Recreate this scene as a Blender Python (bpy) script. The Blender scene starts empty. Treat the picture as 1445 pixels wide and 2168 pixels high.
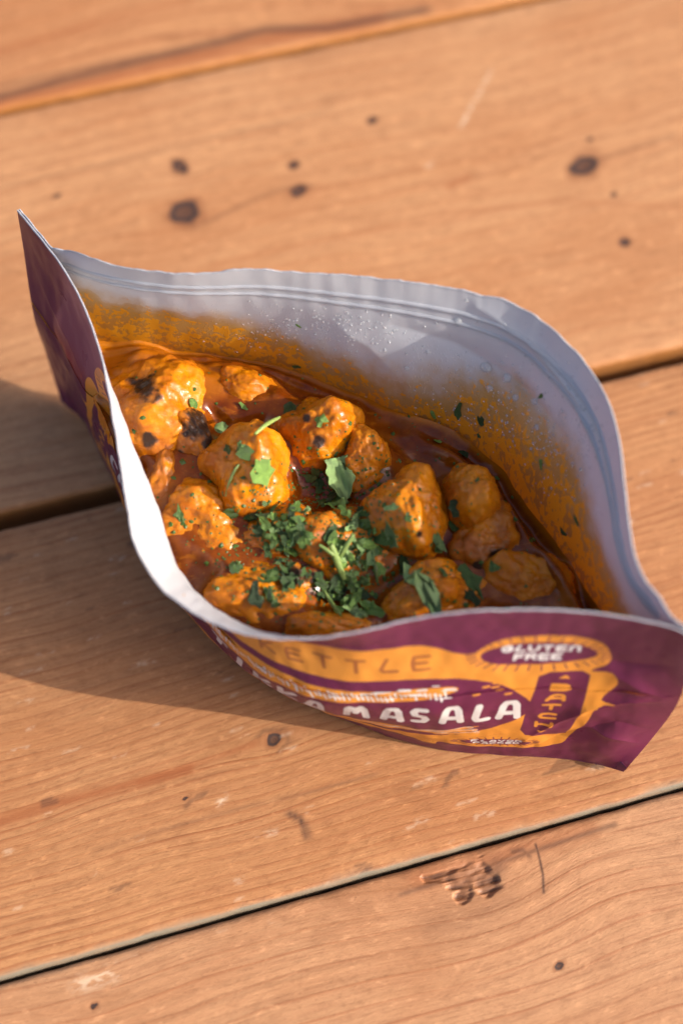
import bpy, bmesh, math, random
import numpy as np
from mathutils import Vector, Matrix
from mathutils.bvhtree import BVHTree
SC = bpy.context.scene
COL = SC.collection
R_ = math.radians
# ---------------- camera, sky, sun, exposure ----------------
cam_d = bpy.data.cameras.new('camera'); cam = bpy.data.objects.new('camera', cam_d); COL.objects.link(cam)
cam.location = (0, 0, 0.42); cam.rotation_euler = (R_(26.0), 0, 0)
cam_d.sensor_fit = 'VERTICAL'; cam_d.sensor_height = 36.0; cam_d.sensor_width = 24.0
cam_d.lens = 50.0; cam_d.clip_start = 0.01; cam_d.clip_end = 200
cam_d.dof.use_dof = True; cam_d.dof.focus_distance = 0.420; cam_d.dof.aperture_fstop = 4.0
cam_d.dof.aperture_blades = 9
SC.camera = cam
SUN_EL, SUN_AZ = 26.0, -13.0            # degrees; azimuth from +X towards -Y
sd = Vector((math.cos(R_(SUN_EL))*math.cos(R_(SUN_AZ)), math.cos(R_(SUN_EL))*math.sin(R_(SUN_AZ)), math.sin(R_(SUN_EL))))
world = bpy.data.worlds.new("World"); SC.world = world; world.use_nodes = True
wn = world.node_tree.nodes; wn.clear()
sky = wn.new('ShaderNodeTexSky'); sky.sky_type = 'NISHITA'; sky.sun_disc = False
sky.air_density = 0.6; sky.dust_density = 4.0; sky.ozone_density = 0.3; sky.sun_elevation = R_(SUN_EL); sky.sun_rotation = R_(90-SUN_AZ)
wb = wn.new('ShaderNodeBackground'); wb.inputs['Strength'].default_value = 0.15
wo = wn.new('ShaderNodeOutputWorld')
world.node_tree.links.new(sky.outputs[0], wb.inputs[0]); world.node_tree.links.new(wb.outputs[0], wo.inputs[0])
sun_d = bpy.data.lights.new('sun', 'SUN'); sun_d.energy = 2.85; sun_d.angle = R_(0.5); sun_d.color = (1.0, 0.95, 0.88)
sun = bpy.data.objects.new('sun', sun_d); COL.objects.link(sun)
sun.rotation_euler = sd.to_track_quat('Z', 'Y').to_euler(); sun.location = sd*3
SC.view_settings.view_transform = 'Standard'; SC.view_settings.look = 'None'
SC.view_settings.exposure = 1.0; SC.view_settings.gamma = 1.0; SC.view_settings.use_curve_mapping = False
SC.cycles.max_bounces = 10; SC.cycles.transmission_bounces = 8
SC.cycles.use_denoising = True
rng = np.random.default_rng(7); random.seed(7)
# ---------- camera numbers shared with the layout helper ----------
CAM_H = 0.42; TILT = math.radians(26.0); FPX = 3011.0
def W(px, py, z):
    """point at height z (m) seen at photo pixel px,py"""
    x = (px-722.5)/FPX; y = -(py-1084.0)/FPX
    c, s = math.cos(TILT), math.sin(TILT)
    d = np.array([x, y*c+s, y*s-c])
    t = (z-CAM_H)/d[2]
    return np.array([0, 0, CAM_H])+d*t
def PIX(p):
    p = np.asarray(p, float); q = p-np.array([0, 0, CAM_H])
    c, s = math.cos(TILT), math.sin(TILT)
    y = q[..., 1]*c+q[..., 2]*s; z = -q[..., 1]*s+q[..., 2]*c
    return np.stack([722.5+FPX*q[..., 0]/-z, 1084-FPX*y/-z], -1)
def hermite(knots, vals, t, flat=False):
    """smooth curve through vals (n,...) at knots, evaluated at t"""
    knots = np.asarray(knots, float); vals = np.asarray(vals, float); t = np.asarray(t, float)
    h = np.diff(knots); sh = (-1,)+(1,)*(vals.ndim-1)
    d = np.diff(vals, axis=0)/h.reshape(sh)
    m = np.empty_like(vals); m[0] = d[0]; m[-1] = d[-1]
    w0 = h[1:].reshape(sh); w1 = h[:-1].reshape(sh)
    m[1:-1] = (d[:-1]*w0+d[1:]*w1)/(w0+w1)
    if flat: m[1] = d[0]; m[-2] = d[-1]
    i = np.clip(np.searchsorted(knots, t, side='right')-1, 0, len(knots)-2)
    H = h[i].reshape(sh); s = ((t-knots[i])/h[i]).reshape(sh)
    a, b, ma, mb = vals[i], vals[i+1], m[i]*H, m[i+1]*H
    return (2*s**3-3*s**2+1)*a+(s**3-2*s**2+s)*ma+(-2*s**3+3*s**2)*b+(s**3-s**2)*mb
# pouch columns: (top rim x,y,z) (zip x,y) (fill line x,y) [low x,y,z] (base x,y)
FRONT = [
 ((40,445,82),(50,505),(76,672),(100,745,20),(133,850)),
 ((100,518,84),(108,580),(120,730),None,(152,864)),
 ((150,590,84),(155,645),(152,790),None,(172,882)),
 ((185,660,83),(192,705),(178,840),None,(190,905)),
 ((215,745,82),(225,785),(204,870),None,(208,942)),
 ((238,860,81),(262,880),(230,927),None,(230,990)),
 ((254,957,80),(292,965),(252,988),None,(255,1040)),
 ((273,1074,79),(327,1070),(286,1078),None,(283,1100)),
 ((289,1153,78),(349,1140),(322,1165),None,(315,1165)),
 ((337,1236,77),(372,1205),(365,1235),None,(360,1240)),
 ((391,1281,77),(418,1255),(425,1300),None,(420,1315)),
 ((449,1315,77),(472,1296),(495,1377),None,(497,1387)),
 ((530,1342,78),(550,1332),(575,1440),None,(580,1445)),
 ((640,1350,79),(645,1352),(675,1483),None,(680,1498)),
 ((760,1335,81),(762,1366),(774,1494),None,(785,1543)),
 ((880,1307,83),(876,1352),(877,1495),None,(890,1574)),
 ((1000,1293,85),(992,1342),(982,1490),None,(985,1590)),
 ((1120,1288,86),(1110,1337),(1085,1480),None,(1070,1597)),
 ((1250,1295,86),(1235,1342),(1190,1475),None,(1145,1600)),
 ((1350,1310,86),(1330,1356),(1280,1480),None,(1215,1606)),
 ((1430,1330,86),(1410,1374),(1360,1488),None,(1275,1618)),
 ((1475,1350,86),(1462,1394),(1430,1490),(1378,1560,18),(1320,1632)),
]
BACK = [
 ((40,445,82),(50,505),(76,672),(100,745,20),(133,850)),
 ((100,517.5,84),(108,579),(121,729),None,(152,864)),
 ((140,533,85.5),None,(175,742),None,None),
 ((200,555,88),None,(240,750),None,None),
 ((350,580,91),None,(380,765),None,None),
 ((550,577,93),None,(560,790),None,None),
 ((720,585,94),None,(720,850),None,None),
 ((870,600,95),None,(850,905),None,None),
 ((1000,622,95),None,(960,955),None,None),
 ((1100,652,95),None,(1035,1015),None,None),
 ((1190,720,94),None,(1085,1085),None,None),
 ((1250,790,93),None,(1130,1140),None,None),
 ((1292,880,92),None,(1165,1185),None,None),
 ((1315,1000,91),None,(1200,1228),None,None),
 ((1330,1130,90),None,(1235,1275),None,None),
 ((1352,1210,89),None,(1270,1325),None,None),
 ((1395,1272,88),None,(1320,1385),None,None),
 ((1430,1320,87),None,(1375,1440),None,None),
 ((1475,1350,86),(1462,1394),(1430,1490),(1378,1560,18),(1320,1632)),
]
ZM = 0.043
CEN = W(700, 1150, 0.0)
def cols(T, back):
    out = []
    for i_, (t, zp, m, n, b) in enumerate(T):
        end = i_ < 2 or i_ >= len(T)-2
        zt = t[2]/1000; pt = W(t[0], t[1], zt); pm = W(m[0], m[1], ZM)
        if zp: pz = W(zp[0], zp[1], zt-0.013)
        else:
            pz = pt+(pm-pt)*0.26
            e = CEN-pz; e[2] = 0; pz = pz+e/np.linalg.norm(e)*0.0008
        if b: pb = W(b[0], b[1], 0.003 if b[0] > 1300 else 0.001)
        else:
            e = CEN-pm; e[2] = 0
            pb = pm+e*0.14; pb[2] = 0.001
        if n: pn = W(n[0], n[1], n[2]/1000)
        else:
            pn = pm+(pb-pm)*0.6
            e = pn-CEN; e[2] = 0; pn = pn+e/np.linalg.norm(e)*(0.0025 if back and not end else 0.0010)
        out.append([pt, pz, pm, pn, pb])
    return np.array(out)
VK = np.array([0, .15, .5, .78, 1.0])
def ukn(C):
    l = np.linalg.norm(np.diff(C[:, 1:4].mean(1), axis=0), axis=1)
    u = np.concatenate([[0], np.cumsum(l)]); return u/u[-1], u[-1]
CF, CB = cols(FRONT, False), cols(BACK, True)
UF, LF = ukn(CF); UB, LB = ukn(CB)
def surf(C, U, us, vs):
    """grid (len(us), len(vs), 3)"""
    a = hermite(VK, C.transpose(1, 0, 2), vs)       # nv, ncol, 3
    return hermite(U, a.transpose(1, 0, 2), us, True)
# ---------------- helpers ----------------
def noise3(p, seed=0):
    """gradient noise, p (...,3)"""
    p = np.asarray(p, float); sh = p.shape[:-1]; p = p.reshape(-1, 3)
    g = np.random.default_rng(1000+seed).normal(size=(256, 3)); g /= np.linalg.norm(g, axis=1)[:, None]
    perm = np.random.default_rng(2000+seed).permutation(256)
    i = np.floor(p).astype(int); f = p-i; w = f*f*f*(f*(f*6-15)+10)
    out = np.zeros(len(p))
    for dx in (0, 1):
        for dy in (0, 1):
            for dz in (0, 1):
                h = perm[(perm[(perm[(i[:, 0]+dx) & 255]+i[:, 1]+dy) & 255]+i[:, 2]+dz) & 255]
                d = f-np.array([dx, dy, dz])
                wt = (w[:, 0] if dx else 1-w[:, 0])*(w[:, 1] if dy else 1-w[:, 1])*(w[:, 2] if dz else 1-w[:, 2])
                out += wt*(g[h]*d).sum(1)
    return (out*1.6).reshape(sh)
def fbm(p, oct=3, seed=0):
    a, s, o = 1.0, 0.0, 0.0
    p = np.asarray(p, float)
    for k in range(oct):
        o = o+a*noise3(p*2**k, seed+k); s += a; a *= 0.5
    return o/s*1.4
def sstep(a, b, x):
    t = np.clip((x-a)/(b-a), 0, 1); return t*t*(3-2*t)
def tag(o, label=None, cat=None, group=None, kind=None):
    if label: o['label'] = label
    if cat: o['category'] = cat
    if group: o['group'] = group
    if kind: o['kind'] = kind
    return o
def empty(name, loc=(0, 0, 0)):
    o = bpy.data.objects.new(name, None); COL.objects.link(o); o.location = loc; o.empty_display_size = .01; return o
def mesh_obj(name, V, F, mat, parent=None, smooth=True, attrs=None):
    V = np.asarray(V, np.float32)
    me = bpy.data.meshes.new(name)
    if isinstance(F, np.ndarray):
        n, k = F.shape
        me.vertices.add(len(V)); me.vertices.foreach_set('co', V.ravel())
        me.loops.add(n*k); me.loops.foreach_set('vertex_index', F.astype(np.int32).ravel())
        me.polygons.add(n); me.polygons.foreach_set('loop_start', np.arange(0, n*k, k, dtype=np.int32))
        try: me.polygons.foreach_set('loop_total', np.full(n, k, np.int32))
        except Exception: pass
        me.update(calc_edges=True)
    else:
        me.from_pydata([tuple(map(float, v)) for v in V], [], F); me.update()
    me.polygons.foreach_set('use_smooth', np.full(len(me.polygons), smooth))
    for k, v in (attrs or {}).items():
        v = np.asarray(v, np.float32)
        if v.ndim == 2:
            a = me.attributes.new(k, 'FLOAT_VECTOR', 'POINT'); a.data.foreach_set('vector', v.ravel())
        else:
            a = me.attributes.new(k, 'FLOAT', 'POINT'); a.data.foreach_set('value', v.ravel())
    me.materials.append(mat)
    o = bpy.data.objects.new(name, me); COL.objects.link(o)
    if parent:
        o.parent = parent
        if parent.type == 'EMPTY': o.matrix_parent_inverse = parent.matrix_basis.inverted()
    return o
def grid_faces(nu, nv, flip=False):
    i, j = np.meshgrid(np.arange(nu-1), np.arange(nv-1), indexing='ij')
    a = (i*nv+j).ravel(); b = a+nv
    F = np.stack([a, b, b+1, a+1], 1)
    return F[:, ::-1].copy() if flip else F
def grid_normals(G):
    du = np.gradient(G, axis=0); dv = np.gradient(G, axis=1)
    n = np.cross(du, dv); l = np.linalg.norm(n, axis=-1, keepdims=True); return n/np.maximum(l, 1e-12)

class NT:
    """small node-tree writer"""
    def __init__(s, name):
        s.m = bpy.data.materials.new(name); s.m.use_nodes = True; s.t = s.m.node_tree; s.n = s.t.nodes; s.n.clear()
        s.out = s.n.new('ShaderNodeOutputMaterial')
    def link(s, a, b): s.t.links.new(a, b)
    def put(s, inp, v):
        if hasattr(v, 'is_linked') or hasattr(v, 'links'): s.link(v, inp)
        elif isinstance(v, (tuple, list)) and len(v) == 3 and inp.type == 'RGBA': inp.default_value = (*v, 1)
        else: inp.default_value = v
    def math(s, op, a, b=0.0, c=0.0, clamp=False):
        n = s.n.new('ShaderNodeMath'); n.operation = op; n.use_clamp = clamp
        s.put(n.inputs[0], a); s.put(n.inputs[1], b); s.put(n.inputs[2], c); return n.outputs[0]
    def attr(s, name, vec=False):
        n = s.n.new('ShaderNodeAttribute'); n.attribute_name = name; return n.outputs['Vector' if vec else 'Fac']
    def objco(s): return s.n.new('ShaderNodeTexCoord').outputs['Object']
    def mapv(s, v, scale=(1, 1, 1), loc=(0, 0, 0)):
        n = s.n.new('ShaderNodeMapping'); s.put(n.inputs[0], v); n.inputs['Scale'].default_value = scale; n.inputs['Location'].default_value = loc; return n.outputs[0]
    def noise(s, v, scale, detail=3, rough=.5, dist=0, col=False):
        n = s.n.new('ShaderNodeTexNoise'); s.put(n.inputs['Vector'], v); n.inputs['Scale'].default_value = scale
        n.inputs['Detail'].default_value = detail; n.inputs['Roughness'].default_value = rough; n.inputs['Distortion'].default_value = dist
        return n.outputs['Color' if col else 'Fac']
    def voro(s, v, scale, feat='F1', rnd=1.0, out='Distance'):
        n = s.n.new('ShaderNodeTexVoronoi'); n.feature = feat; s.put(n.inputs['Vector'], v); n.inputs['Scale'].default_value = scale; n.inputs['Randomness'].default_value = rnd
        return n.outputs[out]
    def step(s, x, a, b, lo=0.0, hi=1.0):
        n = s.n.new('ShaderNodeMapRange'); n.interpolation_type = 'SMOOTHSTEP'; s.put(n.inputs[0], x)
        s.put(n.inputs[1], a); s.put(n.inputs[2], b); n.inputs[3].default_value = lo; n.inputs[4].default_value = hi; return n.outputs[0]
    def mix(s, f, a, b, mode='MIX'):
        n = s.n.new('ShaderNodeMix'); n.data_type = 'RGBA'; n.blend_type = mode
        s.put(n.inputs[0], f); s.put(n.inputs[6], a); s.put(n.inputs[7], b); return n.outputs[2]
    def bump(s, h, dist, strength=1.0, normal=None):
        n = s.n.new('ShaderNodeBump'); n.inputs['Strength'].default_value = strength; n.inputs['Distance'].default_value = dist
        s.put(n.inputs['Height'], h)
        if normal is not None: s.link(normal, n.inputs['Normal'])
        return n.outputs[0]
    def bsdf(s, **k):
        n = s.n.new('ShaderNodeBsdfPrincipled')
        for key, v in k.items():
            s.put(n.inputs[key.replace('_', ' ')], v)
        return n
    def finish(s, sh): s.link(sh, s.out.inputs[0]); return s.m

# ---------------- ground far below the table ----------------
def mat_ground():
    t = NT('ground_soil'); c = t.objco(); n = t.noise(c, 6, 5)
    return t.finish(t.bsdf(Base_Color=t.mix(n, (.05, .045, .035), (.12, .1, .08)), Roughness=.9).outputs[0])
gx = np.linspace(-20, 20, 21); G = np.stack(np.meshgrid(gx, gx, indexing='ij')+[np.full((21, 21), -0.74)], -1)
tag(mesh_obj('ground', G.reshape(-1, 3), grid_faces(21, 21), mat_ground()), kind='structure')

# ---------------- table of wooden planks ----------------
TH = math.atan(0.2808); DIRS = np.array([math.cos(TH), math.sin(TH)]); DIRW = np.array([-math.sin(TH), math.cos(TH)])
def SW(px, py):
    p = W(px, py, 0)[:2]; return float(p@DIRS), float(p@DIRW)
def mat_wood(name, base, late, dark, line_amt, edge_grey, tone, line_lo=.5):
    t = NT(name)
    g = t.attr('grain', True); ring = t.attr('ring'); knot = t.attr('knot'); mark = t.attr('mark'); pale = t.attr('pale'); edge = t.attr('edge'); red = t.attr('red')
    # growth lines: slow rise, sharp fall, each ring its own strength
    wob = t.noise(t.mapv(g, (9, 90, 1)), 1.0, 3)
    rr = t.math('ADD', ring, t.math('MULTIPLY', wob, .35))
    fr = t.math('FRACT', rr); fl = t.math('FLOOR', rr)
    wn_ = t.n.new('ShaderNodeTexWhiteNoise'); wn_.noise_dimensions = '1D'; t.link(fl, wn_.inputs['W'])
    line = t.math('MULTIPLY', t.step(fr, line_lo, .95), t.step(fr, .95, 1.0, 1, 0))
    brk = t.step(t.noise(t.mapv(g, (14, 60, 1)), 1, 2), .3, .62)
    line = t.math('MULTIPLY', line, t.math('MULTIPLY', t.math('ADD', t.math('MULTIPLY', wn_.outputs['Value'], .6), .4), t.math('ADD', t.math('MULTIPLY', brk, .7), .3)))
    fib = t.noise(t.mapv(g, (55, 1500, 1)), 1.0, 4, .65)
    fib2 = t.noise(t.mapv(g, (22, 420, 1)), 1.0, 3, .6)
    fine = t.noise(t.mapv(g, (420, 1100, 1)), 1.0, 4, .7)
    blot = t.noise(t.mapv(g, (10, 22, 1)), 1.0, 3, .6)
    blot2 = t.noise(t.mapv(g, (45, 90, 1)), 1.0, 4, .65)
    c = t.mix(t.math('MULTIPLY', line, line_amt), base, late)
    c = t.mix(t.step(fib2, .42, .72, 0, .30), c, late)
    c = t.mix(t.step(fib, .48, .74, 0, .55), c, dark)
    c = t.mix(t.step(fine, .56, .8, 0, .5), c, dark)
    c = t.mix(t.step(fine, .42, .2, 0, .3), c, tuple(min(1, x*1.35) for x in base))
    c = t.mix(t.step(blot, .38, .68, 0, .75), c, tone)
    c = t.mix(t.step(blot2, .52, .75, 0, .3), c, dark)
    c = t.mix(t.step(blot2, .42, .22, 0, .35), c, tuple(min(1, x*1.25) for x in base))
    mot = t.noise(t.mapv(g, (190, 420, 1)), 1.0, 3, .6); mot2 = t.noise(t.mapv(g, (520, 1300, 1)), 1.0, 3, .7)
    c = t.mix(t.step(mot, .50, .76, 0, .38), c, dark)
    c = t.mix(t.step(mot, .44, .28, 0, .5), c, tuple(min(1, x*1.3) for x in base))
    c = t.mix(t.step(mot2, .56, .70, 0, .38), c, dark)
    c = t.mix(t.math('MULTIPLY', red, .8), c, (.27, .075, .022))
    # knots
    kn = t.math('ADD', knot, t.math('MULTIPLY', t.math('SUBTRACT', t.noise(t.mapv(g, (260, 260, 1)), 1, 3), .5), .55))
    c = t.mix(t.step(kn, 1.75, .95, 0, .6), c, (.19, .065, .025))
    c = t.mix(t.step(kn, 1.15, .85, 0, .93), c, (.035, .024, .022))
    c = t.mix(t.step(kn, .72, .45, 0, .75), c, (.13, .055, .028))
    krings = t.math('SINE', t.math('MULTIPLY', kn, 26.0))
    c = t.mix(t.math('MULTIPLY', t.step(krings, .2, 1), t.step(kn, .8, .6, 0, .45)), c, (.04, .022, .015))
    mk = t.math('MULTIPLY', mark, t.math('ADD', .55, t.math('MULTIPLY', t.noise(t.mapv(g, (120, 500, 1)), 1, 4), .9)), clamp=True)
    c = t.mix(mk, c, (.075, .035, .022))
    c = t.mix(t.math('MULTIPLY', pale, t.step(t.noise(t.mapv(g, (350, 600, 1)), 1, 3), .38, .6), clamp=True), c, (.62, .45, .30))
    ge = t.math('MULTIPLY', edge, t.math('ADD', .45, t.noise(t.mapv(g, (90, 500, 1)), 1, 4)), clamp=True)
    c = t.mix(ge, c, edge_grey)
    h = t.math('ADD', t.math('MULTIPLY', fib, .5), t.math('MULTIPLY', fine, .6))
    h = t.math('SUBTRACT', t.math('ADD', h, t.math('MULTIPLY', mot2, .6)), t.math('MULTIPLY', line, -.25))
    b = t.bump(h, .00035, .55)
    r = t.step(fib2, .3, .7, .42, .62)
    return t.finish(t.bsdf(Base_Color=c, Roughness=r, Specular_IOR_Level=.32, Normal=b).outputs[0])
tbl = empty('wooden_table', (0, .22, -0.038))
tag(tbl, 'outdoor table of orange brown knotty pine planks with narrow dark gaps', 'table')
def knots_px(L):
    out = []
    for px, py, rs, rw in L:
        s, w = SW(px, py); out.append((s, w, rs*1.25/1000, rw*1.25/1000))
    return out
PLK = {
 'p0': dict(w=(.3972, .545), period=.011, seed=3, knots=[(-150, 60, 4, 3)], amp=.020,
       marks=[((0,205),(150,165),(330,120),(480,85),(560,62),(700,58),(900,20)), .0022, .75], base=(.45, .211, .088)),
 'p1': dict(w=(.2275, .3945), period=.0075, seed=11, amp=.010,
       knots=[(390,450,4.3,4.6),(380,353,2.0,3.2),(632,405,2.4,2.0),(621,350,1.6,1.5),(1236,350,5.2,3.6),(1248,295,.9,.8),(1320,513,1.7,1.7),(787,254,1.6,1.2),(120,415,1.4,.6),(1297,412,1.0,.8)],
       marks=None, base=(.475, .240, .108)),
 'p2': dict(w=(.0815, .2215), period=.0029, seed=21, amp=.006, knots=[(580,1566,2.0,1.7),(393,1690,.8,.5)],
       marks=[((610,1722),(632,1732),(645,1750),(650,1772)), .0010, .85], base=(.43, .204, .084)),
 'p3': dict(w=(-.075, .0804), period=.0062, seed=35, amp=.0035, knots=[(1182,2046,1.6,.8),(200,2130,.9,.8)],
       marks=[((1133,1788),(1140,1812),(1148,1850),(1150,1890)), .0004, .9], base=(.455, .234, .113)),
}
def plank(key, coarse=False):
    P = PLK[key]; w0, w1 = P['w']; ns = 560 if not coarse else 120
    s = np.linspace(-.32, .42, ns)
    if key == 'p3': s = np.concatenate([np.linspace(-.32, .04, 220), np.linspace(.0405, .135, 300), np.linspace(.136, .42, 180)]); ns = len(s)
    rb = .0017
    w_top = np.linspace(w0+rb, w1-rb, 150 if not coarse else 40)
    if key == 'p3': w_top = np.concatenate([np.linspace(w0+rb, w1-.034, 90), np.linspace(w1-.0337, w1-rb, 110)])
    a = np.linspace(0, math.pi/2, 6)[1:]
    # profile from lower front edge, over the top, to lower back edge
    pf = [(w0, -.036), (w0, -.012)]+[(w0+rb-rb*math.sin(x), -rb+rb*math.cos(x)) for x in a[::-1]]
    pb = [(w1-rb+rb*math.sin(x), -rb+rb*math.cos(x)) for x in a]+[(w1, -.012), (w1, -.036)]
    prof = np.array(pf+[(w, 0) for w in w_top]+pb)
    S, Wg = np.meshgrid(s, prof[:, 0], indexing='ij'); Z = np.repeat(prof[None, :, 1], ns, 0)
    sd_ = P['seed']
    z0 = np.zeros_like(S)
    warp = P['amp']*fbm(np.stack([S*5, Wg*6, z0], -1), 3, sd_)+.0012*noise3(np.stack([S*30, Wg*60, z0], -1), sd_+5)
    weff = Wg+warp
    kd = np.full(S.shape, 9.0)
    for ks, kw, rs, rw in knots_px(P['knots']):
        ds, dw = S-ks, Wg-kw
        rho2 = (ds/(rs*4.5))**2+(dw/(rw*2.2))**2
        kc = kw
        weff = weff-(dw+P['amp']*0)*np.exp(-rho2)*.85
        wob = 1+.28*noise3(np.stack([ds/rs*.9, dw/rw*.9, z0+ks*77], -1), sd_+30)
        dsr, dwr = ds*.94+dw*.34, -ds*.34+dw*.94
        kd = np.minimum(kd, np.sqrt((dsr/rs)**2+(dwr/rw*1.1)**2)*wob)
    if key == 'p3':      # torn knot near the gap bends the lines towards it
        ts, tw = SW(1010, 1862)
        weff = weff+.007*np.exp(-((S-ts)/.035)**2)*np.exp(-np.abs(Wg-tw)/.03)
        t2s, t2w = SW(1210, 1800)
        weff = weff-.005*np.exp(-((S-t2s)/.022)**2-((Wg-t2w)/.03)**2)
    mark = np.zeros_like(S); pale = np.zeros_like(S); red = np.zeros_like(S)
    def stroke(pts, wd):
        q = np.array([SW(*p) for p in pts]); d = np.full(S.shape, 9.0)
        for A, B in zip(q[:-1], q[1:]):
            v = B-A; t = np.clip(((S-A[0])*v[0]+(Wg-A[1])*v[1])/(v@v), 0, 1)
            d = np.minimum(d, np.hypot(S-A[0]-t*v[0], Wg-A[1]-t*v[1]))
        return np.exp(-(d/wd)**2)
    if P['marks']:
        mark = np.maximum(mark, stroke(P['marks'][0], P['marks'][1])*P['marks'][2])
    dz = np.zeros_like(S)
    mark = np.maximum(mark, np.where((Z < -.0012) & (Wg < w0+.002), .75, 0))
    if key == 'p0':
        red = .8*stroke([(0,222),(200,172),(500,95),(800,40)], .0035)+.5*stroke([(0,110),(250,40),(400,0)], .0022)
        mark = np.maximum(mark, .45*stroke([(0,182),(250,128),(520,78)], .0012))
    if key == 'p1':
        mark = np.maximum(mark, .35*stroke([(410,480),(460,460),(520,430),(600,400),(660,395)], .0009))
        mark = np.maximum(mark, .3*stroke([(1275,335),(1420,290)], .0009))
        mark = np.maximum(mark, .22*stroke([(0,395),(300,330),(700,230)], .0008))
        pale = .9*stroke([(975,268),(1000,222),(1040,150)], .0007)+.6*stroke([(905,352),(913,348)], .001)
        red = .35*stroke([(450,560),(700,505),(950,450),(1200,425),(1445,440)], .0012)+.6*stroke([(950,395),(990,375)], .0014)
    if key == 'p2':
        red = .85*stroke([(0,1738),(120,1700),(260,1665),(400,1628)], .0017)+.5*stroke([(300,1655),(440,1610),(540,1575)], .001)
        mark = np.maximum(mark, .4*stroke([(200,1800),(500,1715),(800,1640)], .00055))
        pale = .9*stroke([(465,1700),(475,1688)], .0009)+.5*stroke([(880,1740),(905,1733)], .0006)+.4*(noise3(np.stack([S*80, Wg*420, z0], -1), 44) > .62)
        mark = np.maximum(mark, .45*(fbm(np.stack([S*45, Wg*160, z0], -1), 3, 45) > .62))
        mark = np.maximum(mark, .5*stroke([(545,1560),(560,1545),(600,1545),(612,1570),(590,1592)], .0006))
    if key == 'p3':
        pale = .7*stroke([(170,2085),(300,2040),(480,1990),(560,1965)], .0022)*(noise3(np.stack([S*60, Wg*90, z0], -1), 4) > 0)
        red = .5*stroke([(880,1862),(1100,1800),(1250,1755)], .003)
        tear = stroke([(960,1855),(1010,1848),(1030,1870)], .0042)+stroke([(975,1905),(985,1895)], .0020)+.7*stroke([(900,1862),(935,1858)], .0014)
        mark = np.maximum(mark, .6*stroke([(1085,1803),(1105,1800),(1120,1812)], .0009))
        rg = .75*noise3(np.stack([S*90+Wg*160, Wg*620, z0], -1), 9)+.35*noise3(np.stack([S*160, Wg*1500, z0], -1), 19)+.5*noise3(np.stack([S*230, Wg*260, z0], -1), 29)+.2*noise3(np.stack([S*400, Wg*700, z0], -1), 10)
        m = sstep(.35, .75, tear+rg*.35)
        dz -= m*(.0009+.0009*rg)
        mark = np.maximum(mark, m*(.38+.6*sstep(0, .6, rg))); mark = np.maximum(mark, .5*stroke([(1030,1875),(1045,1855),(1052,1835)], .003)); mark = np.maximum(mark, .55*stroke([(850,1893),(1000,1845),(1150,1795),(1300,1745)], .0009)); mark = np.maximum(mark, .22*stroke([(920,1960),(1010,1930),(1060,1900)], .006))
        red = np.maximum(red, m*.35)
    dz += .00012*noise3(np.stack([S*6, weff*400, z0], -1), 6)-.0004*np.clip(1-kd, 0, 1)
    # worn rounded arris, a little uneven
    er = np.exp(-np.minimum(Wg-w0, w1-Wg)/.003)
    dz -= er*.0005*(1+fbm(np.stack([S*60, z0, z0+sd_], -1), 3, 2))
    top = (Z > -.004)
    Z = Z+np.where(top, dz, 0)
    Wj = Wg+np.where(top & (er > .4), .0003*fbm(np.stack([S*80, z0, z0+sd_*2], -1), 3, 8), 0)
    X = S*DIRS[0]+Wj*DIRW[0]; Y = S*DIRS[1]+Wj*DIRW[1]
    edge = np.where(Wg-w0 < .003, np.clip((-Z-.00025)/.0005, 0, 1)*(1 if key == 'p2' else .8), 0)
    weff2 = weff+P['seed']*.37
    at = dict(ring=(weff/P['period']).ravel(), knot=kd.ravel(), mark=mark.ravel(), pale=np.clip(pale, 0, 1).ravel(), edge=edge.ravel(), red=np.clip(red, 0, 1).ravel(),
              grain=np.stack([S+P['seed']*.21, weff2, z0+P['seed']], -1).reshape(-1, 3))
    base = P['base']
    late = tuple(x*y for x, y in zip(base, (.62, .42, .34)))
    dark = tuple(x*y for x, y in zip(base, (.45, .36, .32)))
    tone = tuple(x*y for x, y in zip(base, (.80, .68, .60)))
    eg = {'p2': (.20, .165, .115), 'p1': (.30, .12, .03), 'p0': (.33, .13, .03), 'p3': (.3, .15, .06)}[key]
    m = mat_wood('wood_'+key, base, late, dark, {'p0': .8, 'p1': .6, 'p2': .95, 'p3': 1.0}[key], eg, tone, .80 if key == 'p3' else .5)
    V = np.stack([X, Y, Z], -1).reshape(-1, 3); nv = len(prof)
    F = grid_faces(ns, nv)
    bot = np.array([[i*nv, i*nv+nv-1, (i+1)*nv+nv-1, (i+1)*nv] for i in range(ns-1)])
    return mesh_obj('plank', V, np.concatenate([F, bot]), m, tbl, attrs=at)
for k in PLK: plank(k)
# planks beyond the frame carry on the table
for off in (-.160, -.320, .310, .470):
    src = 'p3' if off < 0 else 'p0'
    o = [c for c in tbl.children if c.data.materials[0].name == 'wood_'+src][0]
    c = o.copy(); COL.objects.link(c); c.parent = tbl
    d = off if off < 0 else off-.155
    c.location = o.location+Vector((DIRW[0]*d, DIRW[1]*d, 0))

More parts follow.
